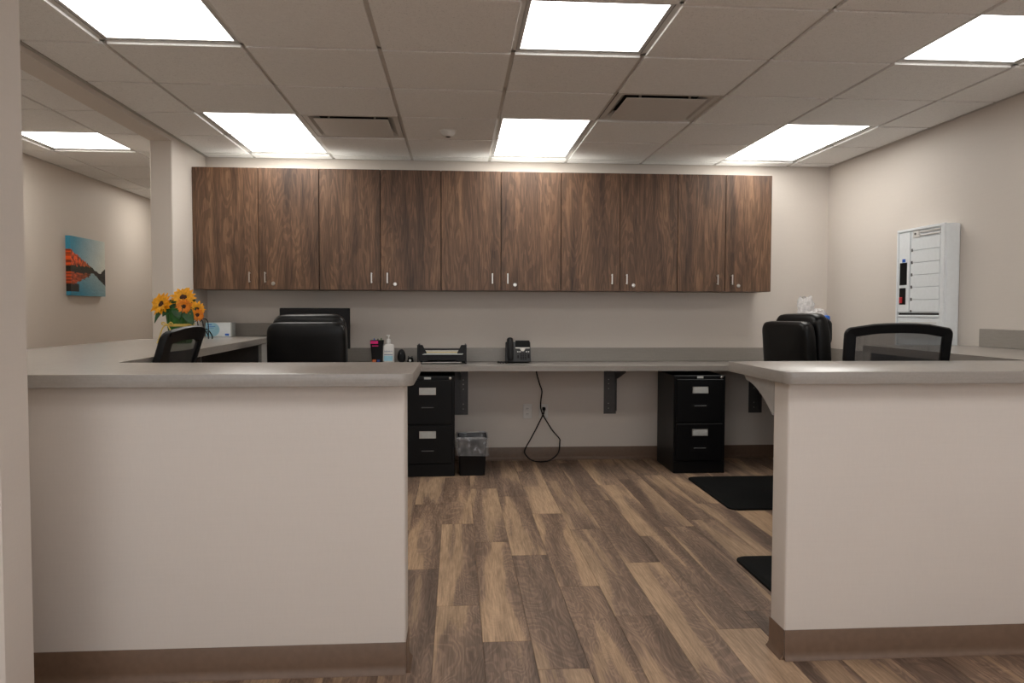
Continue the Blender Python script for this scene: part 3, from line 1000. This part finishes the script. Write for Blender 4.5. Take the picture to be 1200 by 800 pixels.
for i, (z, w, m, dx) in enumerate(((.0085, .15, 'paper', .0), (.0706, .152, 'card', .004), (.0756, .15, 'card', .012), (.0802, .155, 'paper', -.006), (.0862, .135, 'yellow', .015), (.0902, .14, 'paper', -.004))):
    p = box('paper_sheets', (-w+dx, -.125+.006*i, z), (w+dx, .12, z+.0040), M[m])
    p.location = (-.112, 6.0, DZ+.0003)
    tag(p, ['white paper lying on the lower shelf of the letter tray', 'grey card lying lowest in the upper letter tray', 'grey card second from the bottom in the upper letter tray', 'wide white sheaf of paper in the middle of the letter tray pile', 'yellow paper showing near the top of the letter tray pile', 'white sheet lying on top of the letter tray pile'][i], 'paper', 'papers in the letter tray')

t = empty('desk_phone', 'black desk phone with silver-edged screen on the back desk', 'phone', (.47, 6.02, DZ+.0003))
tilt = math.radians(-28)
prism('stand', [(-.06, .001), (.09, .001), (.09, .10), (.03, .13)], -.085, .095, M['blackpl'], t, 'x', bev=.002)
face = bpy.data.objects.new('face_plate', None)
bm = bmesh.new(); add_box(bm, (-.09, -.010, 0), (.105, .010, .165), .006, 2)
face = smooth_by_angle(link('face_plate', bm, M['phone'], t), 50)
face.location = (0, -.075, .008); face.rotation_euler = (math.radians(-20), 0, 0)
FA = -.0105
box('screen_hood', (-.014, FA-.010, .118), (.098, FA, .172), M['screen'], face, .003)
box('silver_bezel', (-.014, FA-.005, .108), (.098, FA-.0002, .117), M['steel'], face, .001)
prism('navigation_ring', rounded([(.020, .1079), (.064, .1079), (.053, .085), (.031, .085)], {2: .01, 3: .01}, 4), FA-.005, FA-.0002, M['steel'], face, 'y')
lathe('navigation_button', [(.010, 0), (.009, -.004)], M['whitepl'], face, (.042, FA-.0052, .099), 14, 'y')
for r in range(4):
    for c in range(3):
        box('key', (.024+c*.017, FA-.003, .018+r*.014), (.035+c*.017, FA-.0002, .027+r*.014), M['navy'] if (r+c) % 5 == 9 else M['softpl'], face)
for x, z in ((.000, .078), (.016, .078), (.068, .078), (.084, .078)):
    box('round_key', (x, FA-.003, z), (x+.009, FA-.0002, z+.007), M['whitepl'], face)
for x, z, w, h in ((.0, .03, .010, .022), (.080, .030, .014, .030)):
    box('side_key', (x, FA-.003, z), (x+w, FA-.0002, z+h), M['softpl'], face)
bm = bmesh.new()
add_tube(bm, smooth_path([(-.056, FA-.020, .012), (-.056, FA-.030, .03), (-.056, FA-.034, .09), (-.056, FA-.030, .15), (-.056, FA-.018, .178)], 4),
         [.020]*4+[.021]*4+[.021]*4+[.022]*4+[.021], 10)
for v in bm.verts: v.co.x = -.056+(v.co.x+.056)*1.15
h = smooth_by_angle(link('handset', bm, M['blackpl'], face), 60)
tube('coiled_cord', [(-.09+.0-.03+.035*math.cos(a*.35)*1, -.13+.02*math.sin(a*.35), .0115+.004*math.sin(a*3)) for a in range(0, 18)], .006, M['softpl'], t, 6)

# plastic bag in the back corner
t = empty('plastic_bag', 'crumpled clear plastic bag standing in the back right corner', 'bag', (2.84, 6.0, DZ+.0003))
def crumple(name, prof, seed, mat, tilt=(0, 0), flat=.7):
    bm = bmesh.new(); rings = []
    seg = 26
    for r, z in prof:
        ring = []
        for k in range(seg):
            a = 2*math.pi*k/seg
            q = noise.noise(Vector((math.cos(a)*2.6+seed, math.sin(a)*2.6, z*16)))
            q2 = noise.noise(Vector((math.cos(a)*7+seed, math.sin(a)*7, z*40)))
            rr = r*(1+.32*q+.18*q2)
            zz = max(.0004, z+.03*q*(z > .02))
            ring.append(bm.verts.new((rr*math.cos(a)+tilt[0]*z, rr*flat*math.sin(a)+tilt[1]*z, zz)))
        rings.append(ring)
    for a, b in zip(rings, rings[1:]):
        for k in range(seg): bm.faces.new((a[k], a[(k+1) % seg], b[(k+1) % seg], b[k]))
    return link(name, bm, mat, t, False)
crumple('bag_body', [(.10, .0004), (.115, .05), (.12, .12), (.118, .20), (.118, .28), (.115, .34), (.120, .375), (.105, .405), (.06, .42)], 3, M['bag'])
o = crumple('bag_top', [(.06, .385), (.06, .41), (.070, .44), (.072, .465), (.066, .49), (.056, .512), (.040, .522)], 9, M['bag'], (-.10, 0), .35)
o = link('blue_pack', pillow_bm(.06, .05, .05, .7, .7, 16, 10, .006), M['blue'], t, True); o.location = (.095, -.06, .352)

# ------------------------------------------------------------------ things on the left return counter
t = empty('potted_sunflowers', 'yellow sunflowers in a green pot tied with yellow ribbon', 'potted plant', (-1.668, 4.80, CT+.0003))
prof = [(.058, 0), (.062, .01), (.084, .20), (.088, .205), (.088, .212), (.078, .212), (.074, .19)]
bm = bmesh.new(); seg = 40; rings = []
for r, z in prof:
    rings.append([bm.verts.new((r*(1+(.035 if k % 2 else -.02))*math.cos(2*math.pi*k/seg), r*(1+(.035 if k % 2 else -.02))*math.sin(2*math.pi*k/seg), z)) for k in range(seg)])
for a, b in zip(rings, rings[1:]):
    for k in range(seg): bm.faces.new((a[k], a[(k+1) % seg], b[(k+1) % seg], b[k]))
bm.faces.new(rings[0][::-1]); bm.faces.new(rings[-1])
link('pot', bm, M['green'], t)
bm = bmesh.new()
add_lathe(bm, [(.074, .102), (.0768, .103), (.0785, .118), (.076, .119)], seg=32)
add_tube(bm, smooth_path([(-.055, -.064, .116), (-.08, -.07, .095), (-.10, -.08, .03), (-.108, -.09, .004)], 5), .004, 6)
add_tube(bm, smooth_path([(-.055, -.064, .112), (-.03, -.082, .07), (-.04, -.085, .03)], 5), .004, 6)
for s in (-1, 1): add_tube(bm, smooth_path([(-.052, -.066, .111), (-.052+s*.022, -.08, .128), (-.052+s*.03, -.078, .116), (-.052, -.068, .110)], 4), .004, 6)
smooth_by_angle(link('ribbon', bm, M['ribbon'], t), 50)
def flower(c, nrm, R, mats, seedv):
    r_ = random.Random(seedv)
    nrm = Vector(nrm).normalized()
    q = nrm.to_track_quat('Z', 'Y')
    b = bmesh.new()
    for layer, (cnt, ln, lift) in enumerate(((15, 1.0, .10), (13, .82, .30))):
        for k in range(cnt):
            a = 2*math.pi*(k+.5*layer)/cnt + r_.uniform(-.08, .08)
            L = R*ln*r_.uniform(.88, 1.08); w = R*.17
            li = lift+r_.uniform(-.12, .12)
            d = Vector((math.cos(a), math.sin(a), 0)); s = Vector((-math.sin(a), math.cos(a), 0))
            rows = []
            for tt, ww in ((.22, .5), (.5, 1.0), (.8, .75), (1.0, .08)):
                ctr = d*L*tt + Vector((0, 0, R*li*math.sin(tt*2.2)))
                rows.append([ctr - s*w*ww, ctr + Vector((0, 0, -R*.03)), ctr + s*w*ww])
            vv = [[b.verts.new(c + q @ p) for p in row] for row in rows]
            for i in range(3):
                for j in range(2): b.faces.new((vv[i][j], vv[i][j+1], vv[i+1][j+1], vv[i+1][j]))
    f = link('flower', b, mats, t, True)
    b = pillow_bm(R*.62, R*.24, R*.62, .9, .95, 16, 8, .003)
    for v in b.verts: v.co = c + q @ Vector((v.co.x, v.co.z, v.co.y + R*.10))
    link('flower_centre', b, M['brown'], f, True)
    st = tube('stem', smooth_path([tuple(c - nrm*.005), tuple(c - nrm*.04 - Vector((0, 0, .01))), (c.x*.4, c.y*.4, .20)], 4), .004, M['leaf'], t, 6)
for i, (c, nr, R, m) in enumerate((((-.088, -.05, .232), (-.35, -.85, .35), 00.075, 'petal'), ((.028, -.03, .272), (.12, -.85, .45), 0.075, 'petal'),
                                   ((.045, -.07, .222), (.1, -.9, .1), 0.050, 'petal2'), ((.108, -.04, .205), (.5, -.8, .2), 0.053, 'petal'),
                                   ((.118, -.06, .172), (.4, -.9, -.1), 0.042, 'petal2'), ((-.020, -.02, .250), (-.1, -.7, .7), 0.044, 'petal'))):
    flower(Vector(c), nr, R, M[m], i)
def leaf(p0, p1, w, droop, seedv):
    p0, p1 = Vector(p0), Vector(p1)
    b = bmesh.new(); rows = []
    d = p1-p0; side = d.cross(Vector((0, -1, .3))).normalized()
    for k in range(7):
        tt = k/6
        c = p0+d*tt+Vector((0, 0, droop*math.sin(tt*math.pi)))
        ww = w*math.sin(math.pi*min(1, .08+tt*.92))**.8
        rows.append([b.verts.new(c-side*ww), b.verts.new(c+Vector((0, .006, -.004))), b.verts.new(c+side*ww)])
    for a, c in zip(rows, rows[1:]):
        for j in range(2): b.faces.new((a[j], a[j+1], c[j+1], c[j]))
    link('leaf', b, M['leaf'], t, True)
for i, (a, b, w, dr) in enumerate((((-.05, -.06, .20), (-.125, -.08, .125), .022, .045), ((.03, -.07, .215), (.105, -.10, .110), .034, .02), ((.05, -.07, .2), (.13, -.06, .16), .03, .015),
                                   ((-.01, -.07, .225), (.03, -.105, .145), .034, .02), ((-.03, -.06, .22), (-.075, -.09, .165), .026, .01), ((.06, .0, .21), (.09, -.02, .27), .022, .01),
                                   ((0, -.05, .21), (-.035, -.075, .262), .024, .0), ((.02, -.03, .2), (.075, -.06, .255), .022, .0))):
    leaf(a, b, w, dr, i)

t = empty('glove_box', 'small blue and white box against the back wall by the flowers', 'box', (-1.812, 6.06, CT+.0003))
box('carton', (-.092, -.055, 0), (.092, .055, .106), M['white'], t, .001)
prism('blue_print', rounded([(-.091, .001), (-.012, .001), (.022, .053), (-.012, .105), (-.091, .105)], {1: .05, 2: .05, 3: .05}, 6), -.0560, -.0552, M['bluelite'], t, 'y')
boxes('print_lines', [((-.078, -.0566, .088), (-.045, -.0561, .094)), ((-.078, -.0566, .074), (-.02, -.0561, .078)), ((-.078, -.0566, .064), (-.03, -.0561, .067)), ((.052, -.0566, .008), (.082, -.0561, .022))], M['blue'], t)
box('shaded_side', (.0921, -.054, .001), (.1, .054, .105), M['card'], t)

t = empty('wire_stand', 'small black wire stand with curled feet beside the flower pot', 'wire stand', (-1.775, 5.52, CT+.0003))
for i, x in enumerate((-.10, -.065, -.03, .005, .04)):
    tube('wire', smooth_path([(x, .01, .005), (x+.005, 0, .06), (x+.002, -.01, .125), (x-.02, -.03, .142), (x-.04, -.03, .12)], 5), .0032, M['softpl'], t, 6)
for i, x in enumerate((.03, .055)):
    tube('wire_foot', smooth_path([(x-.03, 0, .07), (x, -.02, .055), (x+.025, -.04, .025), (x+.03, -.05, .004)], 5), .0045, M['softpl'], t, 6)
tube('cross_wire', [(-.105, .008, .05), (.045, .008, .05)], .003, M['softpl'], t, 6)

# ------------------------------------------------------------------ white unit on the right wall
t = empty('wall_unit', 'white wall-hung panel with six flat slats and a black display', 'wall unit', (XR-.0006, 4.765, .985))
Dp, Wd, Hh = .105, .510, .772
# local: x towards -X is out of the wall, y along wall (far = +), z up
box('housing', (-Dp+.012, -Wd/2, 0), (0, Wd/2, Hh), M['white'], t, .012, 3)
def fb(name, u0, u1, z0, z1, d0, d1, mat, parent=t, bev=0.0):
    """u from far (left in the photo) to near; d outwards from the housing front"""
    ya, yb = Wd/2-u0*Wd, Wd/2-u1*Wd
    x0 = -Dp+.012
    return box(name, (x0-d1, min(ya, yb), z0), (x0-d0, max(ya, yb), z1), mat, parent, bev)
fr = [(0, 1, .755, .772), (0, .035, .0, .7549), (.925, 1, .0, .7549), (.0351, .9249, 0, .006)]
bm = bmesh.new()
for u0, u1, z0, z1 in fr:
    ya, yb = Wd/2-u0*Wd, Wd/2-u1*Wd
    add_box(bm, (-Dp, min(ya, yb), z0), (-Dp+.0119, max(ya, yb), z1), .002)
link('front_frame', bm, M['white'], t)
fb('left_door', .045, .285, .225, .748, .0002, .009, M['white'], bev=.002)
fb('blue_sticker', .125, .195, .555, .577, .0092, .0097, M['blue'])
fb('display', .075, .235, .405, .552, .0092, .0105, M['screen'])
sw = fb('switch_plate', .075, .215, .275, .385, .0092, .0105, M['screen'])
fb('red_rocker', .085, .150, .285, .325, .0106, .016, M['red'], sw, .002)
fb('slot_channel', .295, .335, .225, .70, .0002, .0015, M['grey'])
for k in range(6):
    z1 = .703-k*.0800
    fb('slat', .345, .905, z1-.0765, z1, .0002, .0075, M['white'], bev=.0015)
    fb('slat_tab', .300, .342, z1-.064, z1-.004, .0016, .006, M['white'])
lk = fb('lock_block', .345, .480, .709, .750, .0002, .010, M['whitepl'], bev=.002)
b = lathe('lock_cylinder', [(.007, 0), (.007, -.004)], M['grey'], lk, (-Dp+.012-.0102, Wd/2-.405*Wd, .732), 12, 'x')
for z in (.718, .740):
    u0, u1 = .49, .90
    tube('rod', [(-Dp+.006, Wd/2-u0*Wd, z), (-Dp+.006, Wd/2-u1*Wd, z)], .005, M['whitepl'], t, 8)
fb('ledge', .045, .915, .192, .206, .0002, .011, M['white'], bev=.002)
fb('ledge_gap', .045, .915, .207, .220, .0002, .0012, M['dark'])
fb('lower_panel', .045, .915, .012, .186, .0002, .008, M['white'], bev=.002)
for k in range(7):
    z = .06+k*.016
    fb('louvre', .09, .87, z, z+.006, .0082, .0115, M['whitepl'])

# ------------------------------------------------------------------ picture in the hall
t = empty('canvas_picture', 'canvas print of red autumn trees over a blue lake on the hall wall', 'picture', (XL+.0006, 7.11, 1.335))
PWd, PH, PD = .64, .505, .04
def paint(u, v):
    """u 0 left..1 right, v 0 bottom..1 top"""
    nz = lambda a, b, s=0: noise.noise(Vector((a, b, s)))
    hill = .78-.50*u**1.1*(1 if u < .85 else 1)
    hill = .77-.36*min(1, u/.8)+.035*nz(u*14, 1)+.02*nz(u*40, 5)
    if u > .88: hill = max(hill, .44+.06*(u-.88)/.12+.02*nz(u*30, 3))
    water = .44
    if v > hill:
        k = min(1, max(0, u*1.05+(1-v)*.35-.12))
        return Vector((.055, .34, .52)).lerp(Vector((.72, .76, .70)), k)*(1+.06*nz(u*6, v*9, 3))
    if v > water:
        n = nz(u*22, v*18, 2) + .5*nz(u*55, v*45, 4)
        if v < water+.07+.03*nz(u*20, 8): return Vector((.022, .024, .010))*(1+n)
        k = max(0, min(1, 1.25-u*1.7))
        c = Vector((.13, .085, .018)).lerp(Vector((.80, .10, .012)), k)
        return c*max(.12, 1+1.3*n)
    # reflection
    m = 2*water-v
    n = nz(u*13, v*34, 6) + .4*nz(u*40, v*70, 9)
    if u > .62 and v > .42-(u-.62)*.62+.015*n: return Vector((.020, .017, .014))*(1+n)
    if v > water-.05+.02*n and u < .75: return Vector((.03, .02, .012))
    if u < .22 and .07 < v < .20+.03*n: return Vector((.018, .014, .012))
    edge = .17+.40*u**1.2+.03*n
    if u < .55 and v > edge:
        c = Vector((.55, .075, .014)).lerp(Vector((.10, .05, .02)), min(1, u*1.6))
        return c*max(.15, 1+1.1*n)
    return Vector((.035, .27, .42)).lerp(Vector((.42, .52, .50)), min(1, max(0, u*.8+v*1.1-.25)))*(1+.12*n)
bm = bmesh.new()
nu, nv = 110, 90
lay = bm.loops.layers.float_color.new('print')
g = [[bm.verts.new((PD, -PWd/2+PWd*i/nu, PH*j/nv)) for i in range(nu+1)] for j in range(nv+1)]
def face_col(f, c):
    for l in f.loops: l[lay] = (max(0, c.x), max(0, c.y), max(0, c.z), 1)
# seen from the office, the left edge of the print is the near one (smaller y)
for j in range(nv):
    for i in range(nu):
        f = bm.faces.new((g[j][i], g[j][i+1], g[j+1][i+1], g[j+1][i]))
        face_col(f, paint((i+.5)/nu, (j+.5)/nv))
# wrapped sides carry the picture on
for i0, yy in ((0, -PWd/2), (nu, PWd/2)):
    bk = [bm.verts.new((0, yy, PH*j/nv)) for j in range(nv+1)]
    for j in range(nv):
        f = bm.faces.new((g[j][i0], g[j+1][i0], bk[j+1], bk[j]))
        c = paint(.01 if i0 == 0 else .99, (j+.5)/nv)
        face_col(f, c)
for j0, zz in ((0, 0), (nv, PH)):
    bk = [bm.verts.new((0, -PWd/2+PWd*i/nu, zz)) for i in range(nu+1)]
    for i in range(nu):
        f = bm.faces.new((g[j0][i], bk[i], bk[i+1], g[j0][i+1]))
        face_col(f, paint((i+.5)/nu, .01 if j0 == 0 else .99))
link('canvas', bm, M['picture'], t)
